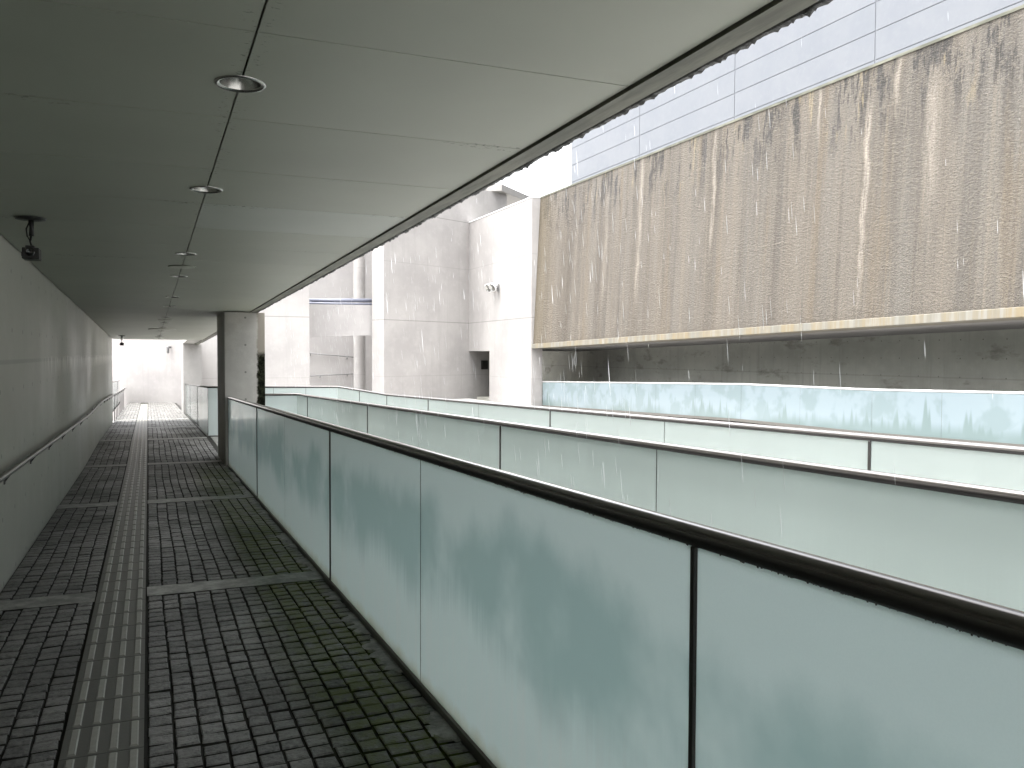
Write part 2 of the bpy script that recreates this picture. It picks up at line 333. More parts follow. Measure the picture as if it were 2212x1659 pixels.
# ---------------------------------------------------------------- mesh helper
class MB:
    def __init__(s): s.v = []; s.f = []; s.mi = []; s.sm = []
    def add(s, vs, fs, mi=0, sm=False):
        o = len(s.v); s.v += [tuple(p) for p in vs]
        for f in fs: s.f.append([i + o for i in f]); s.mi.append(mi); s.sm.append(sm)
    def prism(s, pts, d, mi=0):         # polygon pts swept by vector d
        n = len(pts); d = Vector(d); a = [Vector(p) for p in pts]; b = [p + d for p in a]
        s.add(a + b, [list(range(n))[::-1], [n + i for i in range(n)]] + [[i, (i + 1) % n, n + (i + 1) % n, n + i] for i in range(n)], mi)
    def box(s, x0, x1, y0, y1, z0, z1, mi=0):
        s.prism([(x0, y0, z0), (x1, y0, z0), (x1, y1, z0), (x0, y1, z0)], (0, 0, z1 - z0), mi)
    def slope(s, x0, x1, ys, zb, zt, mi=0):  # slab following profiles along y
        vs = []; n = len(ys)
        for y in ys: vs += [(x0, y, zb(y)), (x1, y, zb(y)), (x1, y, zt(y)), (x0, y, zt(y))]
        fs = []
        for i in range(n - 1):
            a, b = 4 * i, 4 * i + 4
            for k in range(4): fs.append([a + k, a + (k + 1) % 4, b + (k + 1) % 4, b + k])
        fs += [[3, 2, 1, 0], [4 * n - 4, 4 * n - 3, 4 * n - 2, 4 * n - 1]]
        s.add(vs, fs, mi)
    def tube(s, pts, r, n=14, mi=0, cap=True, sm=True):
        P = [Vector(p) for p in pts]; vs = []; m = len(P)
        for i, p in enumerate(P):
            t0 = (P[i] - P[i - 1]).normalized() if i else (P[1] - P[0]).normalized()
            t1 = (P[i + 1] - P[i]).normalized() if i < m - 1 else t0
            t = (t0 + t1).normalized(); up = Vector((0, 0, 1)) if abs(t.z) < .9 else Vector((0, 1, 0))
            a = t.cross(up).normalized(); b = a.cross(t).normalized(); k = 1 / max(.35, math.sqrt((1 + t0.dot(t1)) / 2))
            rr = r[i] if isinstance(r, (list, tuple)) else r
            for j in range(n):
                q = 2 * math.pi * j / n; vs.append(p + a * math.cos(q) * rr * k + b * math.sin(q) * rr)
        fs = [[i * n + j, i * n + (j + 1) % n, (i + 1) * n + (j + 1) % n, (i + 1) * n + j] for i in range(m - 1) for j in range(n)]
        s.add(vs, fs, mi, sm)
        if cap: s.f += [[len(s.v) - m * n + j for j in range(n)][::-1], [len(s.v) - n + j for j in range(n)]]; s.mi += [mi, mi]; s.sm += [False, False]
    def lathe(s, c, prof, n=28, mi=0, ax=Vector((0, 0, 1)), sm=True):
        ax = Vector(ax).normalized(); u = ax.orthogonal().normalized(); v = ax.cross(u); c = Vector(c); vs = []
        for r, h in prof:
            for j in range(n):
                q = 2 * math.pi * j / n; vs.append(c + ax * h + (u * math.cos(q) + v * math.sin(q)) * r)
        m = len(prof)
        s.add(vs, [[i * n + j, i * n + (j + 1) % n, (i + 1) * n + (j + 1) % n, (i + 1) * n + j] for i in range(m - 1) for j in range(n)], mi, sm)
    def build(s, name, mats, parent=None, bevel=0.0):
        me = bpy.data.meshes.new(name); me.from_pydata(s.v, [], s.f)
        for m in (mats if isinstance(mats, (list, tuple)) else [mats]): me.materials.append(m)
        me.polygons.foreach_set('material_index', s.mi); me.polygons.foreach_set('use_smooth', s.sm)
        bm = bmesh.new(); bm.from_mesh(me); bmesh.ops.recalc_face_normals(bm, faces=bm.faces); bm.to_mesh(me); bm.free(); me.update()
        o = bpy.data.objects.new(name, me); COL.objects.link(o)
        if parent:
            o.parent = parent; o.matrix_parent_inverse = Matrix.Translation(-Vector(parent.location))
        if bevel:
            b = o.modifiers.new("bevel", 'BEVEL'); b.width = bevel; b.segments = 2; b.limit_method = 'ANGLE'; b.angle_limit = R(40)
        return o
def tag(o, label=None, cat=None, group=None, kind=None):
    if label: o['label'] = label
    if cat: o['category'] = cat
    if group: o['group'] = group
    if kind: o['kind'] = kind
    return o
def thing(name, label, cat, loc=(0, 0, 0), group=None):
    o = bpy.data.objects.new(name, None); COL.objects.link(o); o.location = loc; o.empty_display_size = .2
    return tag(o, label, cat, group)
def frange(a, b, st):
    r = []
    while a < b - 1e-6: r.append(a); a += st
    return r + [b]

# ================================================================ SETTING
m = MB(); m.add([(-400, -400, -1.9), (400, -400, -1.9), (400, 400, -1.9), (-400, 400, -1.9)], [[0, 1, 2, 3]])
tag(m.build('ground', M_ground), kind='structure')
m = MB(); m.box(4.35, 13.79, 21.5, 37.4, -1.4, -.55)
tag(m.build('courtyard_floor', M_ground), kind='structure')
m = MB(); m.slope(2.44, 3.99, frange(-8, 19.6, 2.3), lambda y: zfl(y) - .32, lambda y: zfl(y) - .03)
m.slope(1.26, 2.43, frange(-8, 15.9, 2.3), lambda y: zfl(y) - .4, lambda y: zfl(y) - .06)  # pale slab added in the railing gap to bounce sky light onto the glass
tag(m.build('ramp_and_bounce_floor', M_ramp), kind='structure')

m = MB(); m.box(1.26, 3.86, 16.0, 20.0, -.7, -.345)
tag(m.build('landing_floor', M_band), kind='structure')
# paved walkway: setts, concrete bands, tactile strip, kerb strip
YB = [1.9 - 4.42, 1.88, 6.30, 10.72, 15.15, 19.57, 24.0, 28.4]
def in_band(y): return any(abs(y - b) < .125 for b in YB)
ys_f = sorted(set([-6.0, 0, 5, 10, 15, 17, 19.6, 22, 25, 28, 31, 34, 38, 42, 47.5]))
m = MB(); m.slope(-.952, 1.25, ys_f, lambda y: zfl(y) - .3, lambda y: zfl(y) - .013)
tag(m.build('walkway_slab', M_joint), kind='structure')
m = MB(); rnd = random.Random(3)
def sett(m, x0, x1, y0, y1):
    g = .004; h = .0062; j = lambda k: (rnd.random() - .5) * k
    zc = zfl((y0 + y1) / 2) + j(.006); tx, ty = j(.03), j(.03)
    A = [(x0 + g + j(.006), y0 + h + j(.009)), (x1 - g + j(.006), y0 + h + j(.009)), (x1 - g + j(.006), y1 - h + j(.009)), (x0 + g + j(.006), y1 - h + j(.009))]
    cx, cy = (x0 + x1) / 2, (y0 + y1) / 2
    base = [(x, y, zc - .016) for x, y in A]
    mid = [(cx + (x - cx) * .965, cy + (y - cy) * .965, zc - .005 + (x - cx) * tx + (y - cy) * ty) for x, y in A]
    top = [(cx + (x - cx) * .84, cy + (y - cy) * .84, zc + j(.002) + (x - cx) * tx + (y - cy) * ty) for x, y in A]
    q = lambda a, b: [[a + i, a + (i + 1) % 4, b + (i + 1) % 4, b + i] for i in range(4)]
    base = [(x, y, zc - .016) for x, y in A]; sx = lambda x, d: x + (d if x < cx else -d); sy = lambda y, d: y + (d if y < cy else -d)
    mid = [(sx(x, .0015), sy(y, .003), zc - .0045 + (x - cx) * tx + (y - cy) * ty) for x, y in A]
    top = [(sx(x, .006) + j(.005), sy(y, .011) + j(.006), zc + j(.002) + (x - cx) * tx + (y - cy) * ty) for x, y in A]
    m.add(base + mid + top, q(4, 8) + [[8, 9, 10, 11]]); m.add(base + mid, q(0, 4), 1)
for xa, xb, nc in ((-.948, -.345, 6), (-.018, 1.158, 12)):
    wd = (xb - xa) / nc
    for i in range(nc):
        edges = [-2.0 + (0 if i % 2 else .045) + rnd.random() * .02]
        while edges[-1] < 46.5: edges.append(edges[-1] + .092 + rnd.random() * .022)
        for y0, y1 in zip(edges, edges[1:]):
            ym = (y0 + y1) / 2
            b = [bb for bb in YB if abs(ym - bb) < .19]
            if b:
                if y0 < b[0] - .125: y1 = min(y1, b[0] - .125)
                elif y1 > b[0] + .125: y0 = max(y0, b[0] + .125)
                else: continue
                if y1 - y0 < .03: continue
            wob = .006 * math.sin(ym * 1.7 + i * .6)
            sett(m, xa + i * wd + wob * (i > 0), xa + (i + 1) * wd + .006 * math.sin(ym * 1.7 + (i + 1) * .6) * (i < nc - 1), y0, y1)
tag(m.build('sett_paving', [M_sett, M_joint]), kind='structure')
m = MB()
for b in YB:
    for xa, xb in ((-.95, -.340), (-.022, 1.158)):
        n = 8; vs = []
        for i in range(n + 1):
            x = xa + (xb - xa) * i / n
            vs += [(x, b - .125 + rnd.uniform(-.006, .006), zfl(b) + .0035), (x, b + .125 + rnd.uniform(-.006, .006), zfl(b) + .0035)]
        m.add(vs, [[2 * i, 2 * i + 2, 2 * i + 3, 2 * i + 1] for i in range(n)])
tag(m.build('paving_bands', M_band), kind='structure')
m = MB(); y = -2.0                     # worn mortar patches over the last sett row beside the glass
while y < 14.3:
    if rnd.random() < .55:
        L = rnd.uniform(.15, .6); n = 14; vs = []
        for i in range(n + 1):
            yy = y + L * i / n; e = min(1, min(i, n - i) / 2.5)
            vs += [(1.150 - e * rnd.uniform(.03, .11), yy + rnd.uniform(-.01, .01), zfl(yy) + .001), (1.11 + .02 * (1 - e), yy, zfl(yy) + .006 * e + .001), (1.157, yy, zfl(yy) + .004 * e + .001)]
        m.add(vs, [[3 * i + k, 3 * i + k + 1, 3 * i + k + 4, 3 * i + k + 3] for i in range(n) for k in (0, 1)], 0, True)
        y += L
    y += rnd.uniform(.03, .4)
tag(m.build('mortar_strip', M_band), kind='structure')
m = MB(); mbars = MB(); y = 3.67 - .303 * 18
while y < 43.5:
    y1 = y + .299; z0, z1 = zfl(y) + .003, zfl(y1) + .003
    m.prism([(-.332, y, z0 - .03), (-.031, y, z0 - .03), (-.031, y1, z1 - .03), (-.332, y1, z1 - .03)], (0, 0, .031))
    for c in (-.2925, -.2175, -.1425, -.0675):
        a, b = y + .018, y1 - .014; za, zb = zfl(a) + .0042, zfl(b) + .0042
        vs = [(c - .017, a, za), (c + .017, a, za), (c + .017, b, zb), (c - .017, b, zb), (c - .0115, a + .006, za + .0055), (c + .0115, a + .006, za + .0055), (c + .0115, b - .006, zb + .0055), (c - .0115, b - .006, zb + .0055)]
        mbars.add(vs, [[4, 5, 6, 7], [0, 1, 5, 4], [1, 2, 6, 5], [2, 3, 7, 6], [3, 0, 4, 7]])
    y += .303
t = tag(m.build('tactile_paving', M_tact), kind='structure')
mbars.build('guide_bars', M_bar, t)

# ================================================================ WALKWAY BUILDING
wb = thing('covered_walkway', 'long grey concrete covered walkway with boarded ceiling and pillars on the courtyard side', 'building', (0, 10, 0))
m = MB(); m.slope(-1.4, -.953, frange(-8, 27.2, 4.4), lambda y: -1.9, lambda y: zce(y) + .3)
m.build('side_wall', M_side, wb)
LY = [3.047, 4.859, 7.555, 9.33, 11.93, 13.62, 16.34, 18.13, 19.96, 21.77, 24.49, 26.31]
HY = [8.467, 17.207, 25.385]
m = MB(); edges = [2.57 + .9 * k for k in range(-12, 28)] + [27.6]
SX, GP, RH = .296, .0035, .070
for y0, y1 in zip(edges, edges[1:]):
    a, b = y0 + .0026, y1 - .0026
    L = [l for l in LY if a < l < b]
    for side in (-1, 1):
        xo = -.940 if side < 0 else 1.528; xi = SX + side * GP
        pts = [(xo, a), (xi, a)]
        if L:
            for k in range(0, 15):
                q = -math.pi / 2 + math.pi * k / 14
                pts.append((SX + side * max(GP, RH * math.cos(q)), L[0] + RH * math.sin(q)))
        pts += [(xi, b), (xo, b)]
        mi = 1 if (side > 0 and abs(y0 - 5.27) < .02) else 0
        m.prism([(x, y, zce(y)) for x, y in pts], (0, 0, .012), mi)
m.build('ceiling', [M_ceil, M_ceil2], wb)
def roofpoly(x0, x1, ya, yb0, yb1, d0, d1):
    return [(x0, ya, zce(ya) + d0), (x1, ya, zce(ya) + d0), (x1, yb1, zce(yb1) + d0), (x0, yb0, zce(yb0) + d0)]
m = MB(); m.prism(roofpoly(-1.4, 1.63, -8, 27.1, 27.65, .125, 0), (0, 0, .3)); m.prism(roofpoly(1.13, 1.63, 27.66, 33.2, 33.2, .03, 0), (0, 0, .4))
m.build('roof_slab', M_roof, wb)
m = MB()   # dark board closing the gap at the far end of the ceiling
m.prism(roofpoly(-.95, 1.527, 27.606, 27.66, 27.66, .0, 0), (0, 0, .12)); m.build('end_trim', M_eave, wb)
ye = frange(-8, 33, .4)
m = MB(); m.slope(1.5335, 1.622, frange(-8, 33.2, 4), lambda y: zce(y) - .012, lambda y: zce(y) + .122)
m.build('eave_beam', M_eave, wb)
m = MB(); m.slope(1.6305, 1.660, frange(-8, 33.2, 4), lambda y: zce(y) + .006, lambda y: zce(y) + .43); m.slope(1.622, 1.6305, frange(-8, 33.2, 4), lambda y: zce(y) + .012, lambda y: zce(y) + .1, 1)
m.build('fascia', [M_eave, M_dark], wb)
def pillar(x0, x1, y0, y1, dz=0.0, mat=None):
    m = MB(); m.prism([(x0, y0, -1.9), (x1, y0, -1.9), (x1, y0, zce(y0) + dz), (x0, y0, zce(y0) + dz)], (0, y1 - y0, 0)); 
    return m.build('pillar', mat or M_pillar, wb, .008)
pillar(1.128, 1.757, 14.4, 15.95, -.0125)
pillar(1.14, 1.76, 32.3, 34.4, .02, M_pier)
# moss hanging from the eave (its own growth, uncountable)
m = MB(); rm = random.Random(11); n = 0; rows = []
yy = 0.6
while yy < 30: rows.append(yy); yy += rm.uniform(.3, 1.9) * (.008 + .0012 * yy)
vs = []; hh = 0
for y in rows:
    hh = .45 * hh + .55 * max(0, rm.gauss(.002, .007)) + (rm.uniform(.002, .008) if rm.random() < .06 else 0); ex = .3 * hh + abs(rm.gauss(.003, .004)); z = zce(y)
    vs += [(1.633, y, z + .004), (1.640, y + rm.uniform(-.01, .01), z - .006 - .5 * hh), (1.655 + .4 * ex, y, z - .006 - hh), (1.664 + ex, y, z + .012 - .3 * hh), (1.666 + .6 * ex, y, z + .06 + rm.uniform(0, .03)), (1.661, y, z + .11 + rm.uniform(0, .05))]
m.add(vs, [[6 * i + k, 6 * i + k + 1, 6 * i + k + 7, 6 * i + k + 6] for i in range(len(rows) - 1) for k in range(5)], 0, True)
tag(m.build('moss', M_moss), 'black wet moss growing along the edge of the walkway roof', 'moss', kind='stuff')

# ceiling fittings
ords = ['nearest of the row, large in view', 'second in the row, alone before the two-lamp cluster', 'third in the row, just before the nearest pale hatch', 'fourth in the row, just beyond the nearest pale hatch', 'fifth in the row', 'sixth in the row, before the near pillar', 'seventh in the row, just before the middle hatch', 'eighth in the row, just beyond the middle hatch', 'ninth in the row, before the widest disc', 'tenth in the row, beyond the widest disc', 'eleventh in the row, before the last hatch', 'last of the row, at the bright end']
for i, y in enumerate(LY):
    z = zce(y)
    d = thing('downlight', 'round steel recessed ceiling downlight, ' + ords[i], 'downlight', (SX, y, z), 'recessed downlights along the ceiling seam')
    ax = Vector((0, .0205, 1))
    m = MB(); m.lathe((SX, y, z), [(.0665, -.0005), (.072, -.005), (.081, -.0055), (.085, -.002), (.085, .0002)], 40, ax=ax); m.build('trim_ring', M_steel, d)
    m = MB(); m.lathe((SX, y, z), [(.0665, .0), (.060, .03), (.048, .062), (.036, .085), (0.0005, .086)], 40, ax=ax); m.build('reflector', M_steel, d)
hl = ['pale round ceiling hatch nearest the camera, between the third and fourth downlights', 'pale round ceiling hatch above the near pillar, middle one of its size', 'pale round ceiling hatch near the bright far end']
for y, l in zip(HY, hl):
    d = thing('ceiling_hatch', l, 'hatch', (SX, y, zce(y)), 'round hatches in the ceiling')
    m = MB(); m.lathe((SX, y, zce(y)), [(.113, -.0005), (.113, -.006), (.100, -.009), (.0005, -.009)], 40, ax=(0, .0205, 1)); m.build('cover', M_hatch, d)
    m = MB(); m.lathe((SX, y, zce(y)), [(.113, -.0005), (.121, -.0005), (.121, -.004), (.1135, -.006)], 40, ax=(0, .0205, 1)); m.build('rim', M_eave, d)
y = 20.86
d = thing('ceiling_disc', 'widest flat round disc on the ceiling seam, beyond the middle hatch', 'ceiling disc', (SX, y, zce(y)))
m = MB(); m.lathe((SX, y, zce(y)), [(.29, -.0005), (.29, -.012), (.27, -.016), (.0005, -.016)], 48, ax=(0, .0205, 1)); m.build('cover', M_hatch, d)

def sec_cam(x, y, label):
    z = zce(y); d = thing('security_camera', label, 'camera', (x, y, z), 'black cameras hanging from the ceiling')
    m = MB(); m.lathe((x, y, z), [(.0005, -.018), (.05, -.018), (.085, -.013), (.088, -.0005)], 28); m.build('mount_plate', M_black, d)
    m = MB(); m.tube([(x + .004, y, z - .012), (x + .006, y, z - .06), (x + .004, y, z - .115)], [.017, .013, .015], 12); m.tube([(x + .003, y, z - .112), (x - .002, y - .005, z - .150), (x + .004, y, z - .176)], .006, 8); m.build('stem', M_black, d)
    m = MB(); m.tube([(x - .004, y + .01, z - .02), (x - .024, y + .006, z - .07), (x - .02, y + .005, z - .115), (x - .004, y + .004, z - .145)], .0045, 8); m.build('cable', M_black, d)
    m = MB(); m.box(x - .045, x + .05, y - .05, y + .09, z - .262, z - .192); m.box(x - .028, x + .022, y - .03, y + .03, z - .1925, z - .176); m.box(x - .053, x - .0445, y - .01, y + .04, z - .245, z - .215); b = m.build('body', M_black, d, .008)
    m = MB(); m.lathe((x + .003, y - .0495, z - .222), [(.026, 0), (.026, .012), (.019, .014), (.017, .006), (.0005, .004)], 24, ax=(0, -1, 0)); m.build('lens', M_lens, d)
sec_cam(-.672, 6.155, 'black security camera hanging near the left wall, close to the viewer')
sec_cam(-.637, 24.9, 'small black security camera hanging at the bright far end of the ceiling')

# wall handrail
def zh(y): return zfl(y) + .82
hr = thing('wall_handrail', 'round grey metal handrail running along the left concrete wall on brackets', 'handrail', (-.88, 10, .5))
m = MB(); m.tube([(-.885, y, zh(y)) for y in (-6, 0, 5, 10, 14.9, 15.6, 19.3, 20, 26, 32, 39.2)], .021, 14); m.build('rail', M_handr, hr)
y = 7.0 - 1.49 * 4
while y < 39.5:
    m = MB(); z = zh(y); xw = -.953 if y < 27 else -.93
    m.prism([(xw, y - .004, z - .105), (xw, y - .004, z - .028), (-.878, y - .004, z - .0195), (-.894, y - .004, z - .0215)], (0, .008, 0))
    m.box(xw - .001, xw + .006, y - .03, y + .03, z - .11, z - .02)
    if y > 27: m.tube([(-.935, y, z - .07), (-.935, y, zfl(y) - .01)], .012, 8)
    m.build('bracket', M_post, hr); y += 1.49

# ================================================================ GLASS RAILINGS
def leg(root, P, Q, hgt, splits, posts, gm, zt=None, front=1):
    """panels between P and Q (rail centre line); splits = params of the joints, posts = params carrying a post"""
    P, Q = Vector(P), Vector(Q); d = Q - P; L = Vector((d.x, d.y, 0)).length; u = Vector((d.x, d.y, 0)) / L; nrm = Vector((-u.y, u.x, 0))
    zf = zt or (lambda t: (P + d * t).z); sp = [0] + list(splits) + [1]
    for a, b in zip(sp, sp[1:]):
        g = .006 / L; ga = (.012 / L if a in posts else .003 / L); gb = (.012 / L if b in posts else .003 / L)
        aa, bb = a + ga, b - gb; n = 3; pts = []
        tt = [aa + (bb - aa) * i / n for i in range(n + 1)]
        top = [(P + d * t) for t in tt]
        poly = [(p.x, p.y, zf(t) - .018) for p, t in zip(top, tt)] + [(p.x, p.y, zf(t) - hgt) for p, t in reversed(list(zip(top, tt)))]
        m = MB(); m.prism([Vector(q) - nrm * .006 for q in poly], nrm * .012, 1); m.mi[1 if front > 0 else 0] = 0; m.build('glass_panel', [gm, M_clear], root)
    for t in posts:
        p = P + d * t; m = MB(); z1 = zf(t) - .02; z0 = zf(t) - hgt - .03; w = .008
        a = u * w; b = nrm * .014
        m.prism([p.xy.to_3d() + Vector((0, 0, z0)) + s for s in (a + b, -a + b, -a - b, a - b)], (0, 0, z1 - z0)); m.build('post', M_post, root, .003)
        m = MB()
    seal = [s for s in splits if s not in posts]
    if seal:
        for t in seal:
            m = MB(); p = P + d * t; z1 = zf(t) - .03; z0 = zf(t) - hgt; a = u * .0028; b = nrm * .0045
            m.prism([p.xy.to_3d() + Vector((0, 0, z0)) + s for s in (a + b, -a + b, -a - b, a - b)], (0, 0, z1 - z0)); m.build('seal', M_post, root)
    m = MB(); b = nrm * .02
    tt = [i / 8 for i in range(9)]
    poly = [(P + d * t).xy.to_3d() + Vector((0, 0, zf(t) - hgt + .022)) for t in tt] + [(P + d * t).xy.to_3d() + Vector((0, 0, zf(t) - hgt - .05)) for t in reversed(tt)]
    m.prism([q - b for q in poly], b * 2); m.build('base_channel', M_chan, root)

# 1: beside the walkway
g1 = thing('glass_railing', 'nearest frosted glass railing, teal with a darker cloudy band, along the paved walkway', 'railing', (1.18, 6, 0), 'frosted glass railings')
z1 = lambda y: 1.110 - .0222 * y
Y0, Y1 = -2.7, 14.38
J = [-2.0 + .0, 1.657 - 2.18, 1.657, 3.845, 6.01, 8.2, 10.41, 12.6]
J = [j for j in J if j > Y0 + .5]
sp = [(j - Y0) / (Y1 - Y0) for j in J]
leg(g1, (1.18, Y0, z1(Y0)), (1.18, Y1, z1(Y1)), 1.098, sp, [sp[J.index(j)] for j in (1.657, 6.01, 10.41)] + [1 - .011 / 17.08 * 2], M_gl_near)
m = MB(); m.tube([(1.18, y, z1(y) + .006) for y in frange(Y0, 14.33, 1.3)], .0275, 24); m.build('handrail', M_rail, g1)
m = MB(); rd = random.Random(5)
for i in range(900):
    y = rd.uniform(.4, 9) if i < 500 else rd.uniform(.4, 3.2); r = rd.uniform(.0007, .0019) * (1.5 if rd.random() < .06 else 1); z = z1(y) + .006 - .0258; x = 1.18 + rd.uniform(-.010, .004)
    m.lathe((x, y, z - r * .8), [(.0002, -r * 1.1), (r * .75, -r * .6), (r, 0), (r * 1.1, r * .9)], 8)
tag(m.build('water_drops', M_rail, g1), kind='stuff')
# 2: beyond the gap
g2 = thing('glass_railing', 'middle frosted glass railing, plain grey, between the nearest and the landing railing', 'railing', (2.5, 6, 0), 'frosted glass railings')
def z2(y): return 1.098 - .0214 * y
E2 = (2.5, 15.85)
Y0 = -3.0; Y1 = 15.85; J = [-.5, 1.7, 3.873, 6.07, 8.23, 10.40, 12.55, 14.72]
sp = [(j - Y0) / (Y1 - Y0) for j in J]
leg(g2, (2.5, Y0, z2(Y0)), (2.5, Y1, z2(Y1)), 1.1, sp, [sp[3], sp[5], sp[7], sp[1]], M_gl_mid)
leg(g2, (2.5, Y1, z2(Y1)), (1.77, Y1 + .02, z2(Y1)), 1.1, [], [], M_gl_mid)
m = MB(); m.tube([(2.5, y, z2(y) + .002) for y in frange(Y0, Y1, 1.3)] + [(1.74, Y1 + .02, z2(Y1) + .002)], .021, 20); m.build('handrail', M_rail2, g2)
# 3: outer one, turning along the landing and on to the far pillar
g3 = thing('glass_railing', 'outer frosted glass railing that turns at the landing and ends at the far pillar', 'railing', (3.93, 8, 0), 'frosted glass railings')
def z3(y): return 1.100 - .0220 * y if y < 14.9 else .7722 - .003 * (y - 14.9)
Y0 = -3.0; Y1 = 14.9; J = [-.6, 1.6, 3.80, 5.98, 8.16, 10.3, 12.45]
sp = [(j - Y0) / (Y1 - Y0) for j in J]
leg(g3, (3.93, Y0, z3(Y0)), (3.93, 14.9, z3(14.9)), 1.1, sp, [sp[0], sp[2], sp[4], sp[6]], M_gl_mid)
leg(g3, (3.93, 14.9, z3(14.9)), (3.93, 19.2, z3(19.2)), 1.1, [.5], [0, .5], M_gl_mid)
leg(g3, (3.93, 19.2, z3(19.2)), (1.22, 20.1, .748), 1.1, [.25, .5, .75], [], M_gl_mid)
leg(g3, (1.22, 20.1, .748), (1.22, 32.28, .412), 1.1, [.18, .36, .54, .72, .88], [.36, .72], M_gl_mid)
m = MB(); m.tube([(3.93, y, z3(y) + .002) for y in frange(Y0, 14.9, 1.5)] + [(3.93, 19.2, z3(19.2) + .002), (1.22, 20.1, .750), (1.22, 32.29, .414)], .021, 20); m.build('handrail', M_rail2, g3)
# 4: in front of the covered gallery under the stained wall
g4 = thing('glass_railing', 'pale bluish glass railing with water marks under the stained wall', 'railing', (14.3, 18, 0), 'frosted glass railings')
pts4 = [(30.44, .43), (18.2, .745), (13.8, .772), (10.3, .85), (-2, 1.12)]
for (ya, za), (yb, zb) in zip(pts4, pts4[1:]):
    n = max(1, round(abs(yb - ya) / 2.15)); leg(g4, (14.3, ya, za), (14.3, yb, zb), .93, [i / n for i in range(1, n)], [], M_gl_far, front=-1)
m = MB(); m.tube([(14.3, y, z + .01) for y, z in pts4], .022, 12); m.build('handrail', M_silver, g4)
# 5: left of the open end
g5 = thing('glass_railing', 'short far glass railing left of the bright open end of the walkway', 'railing', (-1.3, 40, -.8), 'frosted glass railings')
leg(g5, (-1.22, 27.3, .60), (-1.32, 46.6, .13), 1.08, [.2, .4, .6, .8], [.4, .8], M_gl_mid, front=-1)
m = MB(); m.tube([(-1.22, 27.3, .61), (-1.32, 46.6, .14)], .022, 12); m.build('handrail', M_rail2, g5)

# ================================================================ COURTYARD BUILDINGS
ew = thing('end_wall', 'pale concrete wall closing the far bright end of the walkway', 'wall', (0, 46, -1.5))
m = MB(); m.prism([(-9, 53.3, -1.9), (1.76, 44.5, -1.9), (1.76, 44.5, 7.5), (-9, 53.3, 7.5)], (.3, .4, 0)); m.build('wall', M_end, ew)
p = Vector((1.02, 45.07, 1.80)); nr = Vector((-.63, -.77, 0))
wl = thing('wall_lamp', 'small dark lamp fixed high on the pale wall at the far end', 'lamp', p)
m = MB(); m.tube([p, p + nr * .16], .03, 8); m.box(p.x - .07, p.x + .03, p.y - .02, p.y + .0, p.z - .05, p.z + .05); m.build('bracket', M_greybox, wl)
m = MB(); c = p + nr * .2; m.lathe((c.x, c.y, c.z - .3), [(.03, 0), (.055, .02), (.075, .3), (.07, .34), (.0005, .36)], 16); m.build('lamp_shade', M_greybox, wl)

cb = thing('museum_building', 'pale concrete building round the courtyard corner with a tall opening and a projecting canopy', 'building', (8, 36, -.6))
m = MB(); m.box(1.765, 5.92, 34.43, 35.33, -1.9, 9.6); m.build('wall', M_court, cb, .01)
cv = [(9.17, 35.30), (13.8, 37.52), (16.16, 38.65)]
off = Vector((-.30, .85, 0))
m = MB(); bot = [(x, y, -1.9) for x, y in cv] + [(x + off.x * (1 - .0), y + off.y, -1.9) for x, y in reversed(cv)]
m.prism(bot, (0, 0, 9.29 + 1.9)); o = m.build('wall', M_court, cb)
m = MB(); m.prism([(15.6, 37.9, 9.3), (19.6, 41.65, 9.3), (16.2, 45.2, 9.3), (12.6, 40.0, 9.3)], (0, 0, .33)); m.build('canopy', M_pier, cb, .01)
m = MB(); m.box(2.5, 13.2, 41.0, 41.4, -1.9, 9.8); m.build('back_wall', M_back, cb)
m = MB(); m.lathe((8.98, 39.0, 0), [(.27, -1.9), (.27, 9.5)], 32)
m.build('column', M_court, cb)
m = MB(); m.prism([(5.6, 36.45, 2.17), (9.19, 36.45, 2.325), (9.19, 36.45, 3.62), (5.6, 36.45, 3.58)], (0, .3, 0)); br = m.build('bridge_parapet', M_back, cb, .01)
m = MB(); m.tube([(5.75, 36.6, 3.75), (9.12, 36.6, 3.83)], .085, 14); m.tube([(5.7, 36.5, 3.625), (9.1, 36.5, 3.665)], .05, 10)
for x in (6.35, 8.75): m.box(x - .05, x + .05, 36.5, 36.62, 3.58, 3.72)
m.build('pipe_rail', M_bluepipe, br)
def stair_rail(a, b, nb, label):
    d = thing('stair_handrail', label, 'handrail', a, 'handrails on the wall inside the opening')
    m = MB(); m.tube([a, b], .028, 10); m.build('rail', M_greybox, d)
    for t in nb:
        p = Vector(a).lerp(Vector(b), t); m = MB(); m.tube([p + Vector((0, 0, -.02)), p + Vector((.0, .05, -.10)), p + Vector((0, .1, -.10))], .018, 8); m.build('bracket', M_greybox, d)
stair_rail((6.2, 40.9, 1.60), (9.7, 40.9, 1.30), (.25, .75), 'upper thin handrail sloping down to the right inside the courtyard opening')
stair_rail((6.2, 40.9, .42), (9.7, 40.9, .57), (.1, .38, .75), 'lower thin handrail sloping up to the right inside the courtyard opening')
m = MB(); m.box(9.145, 9.20, 35.62, 35.78, .78, 1.12); m.box(9.135, 9.146, 35.65, 35.75, .85, 1.05)
tag(m.build('wall_box', M_greybox, None, .006), 'small grey box on the edge of the courtyard opening', 'wall box')

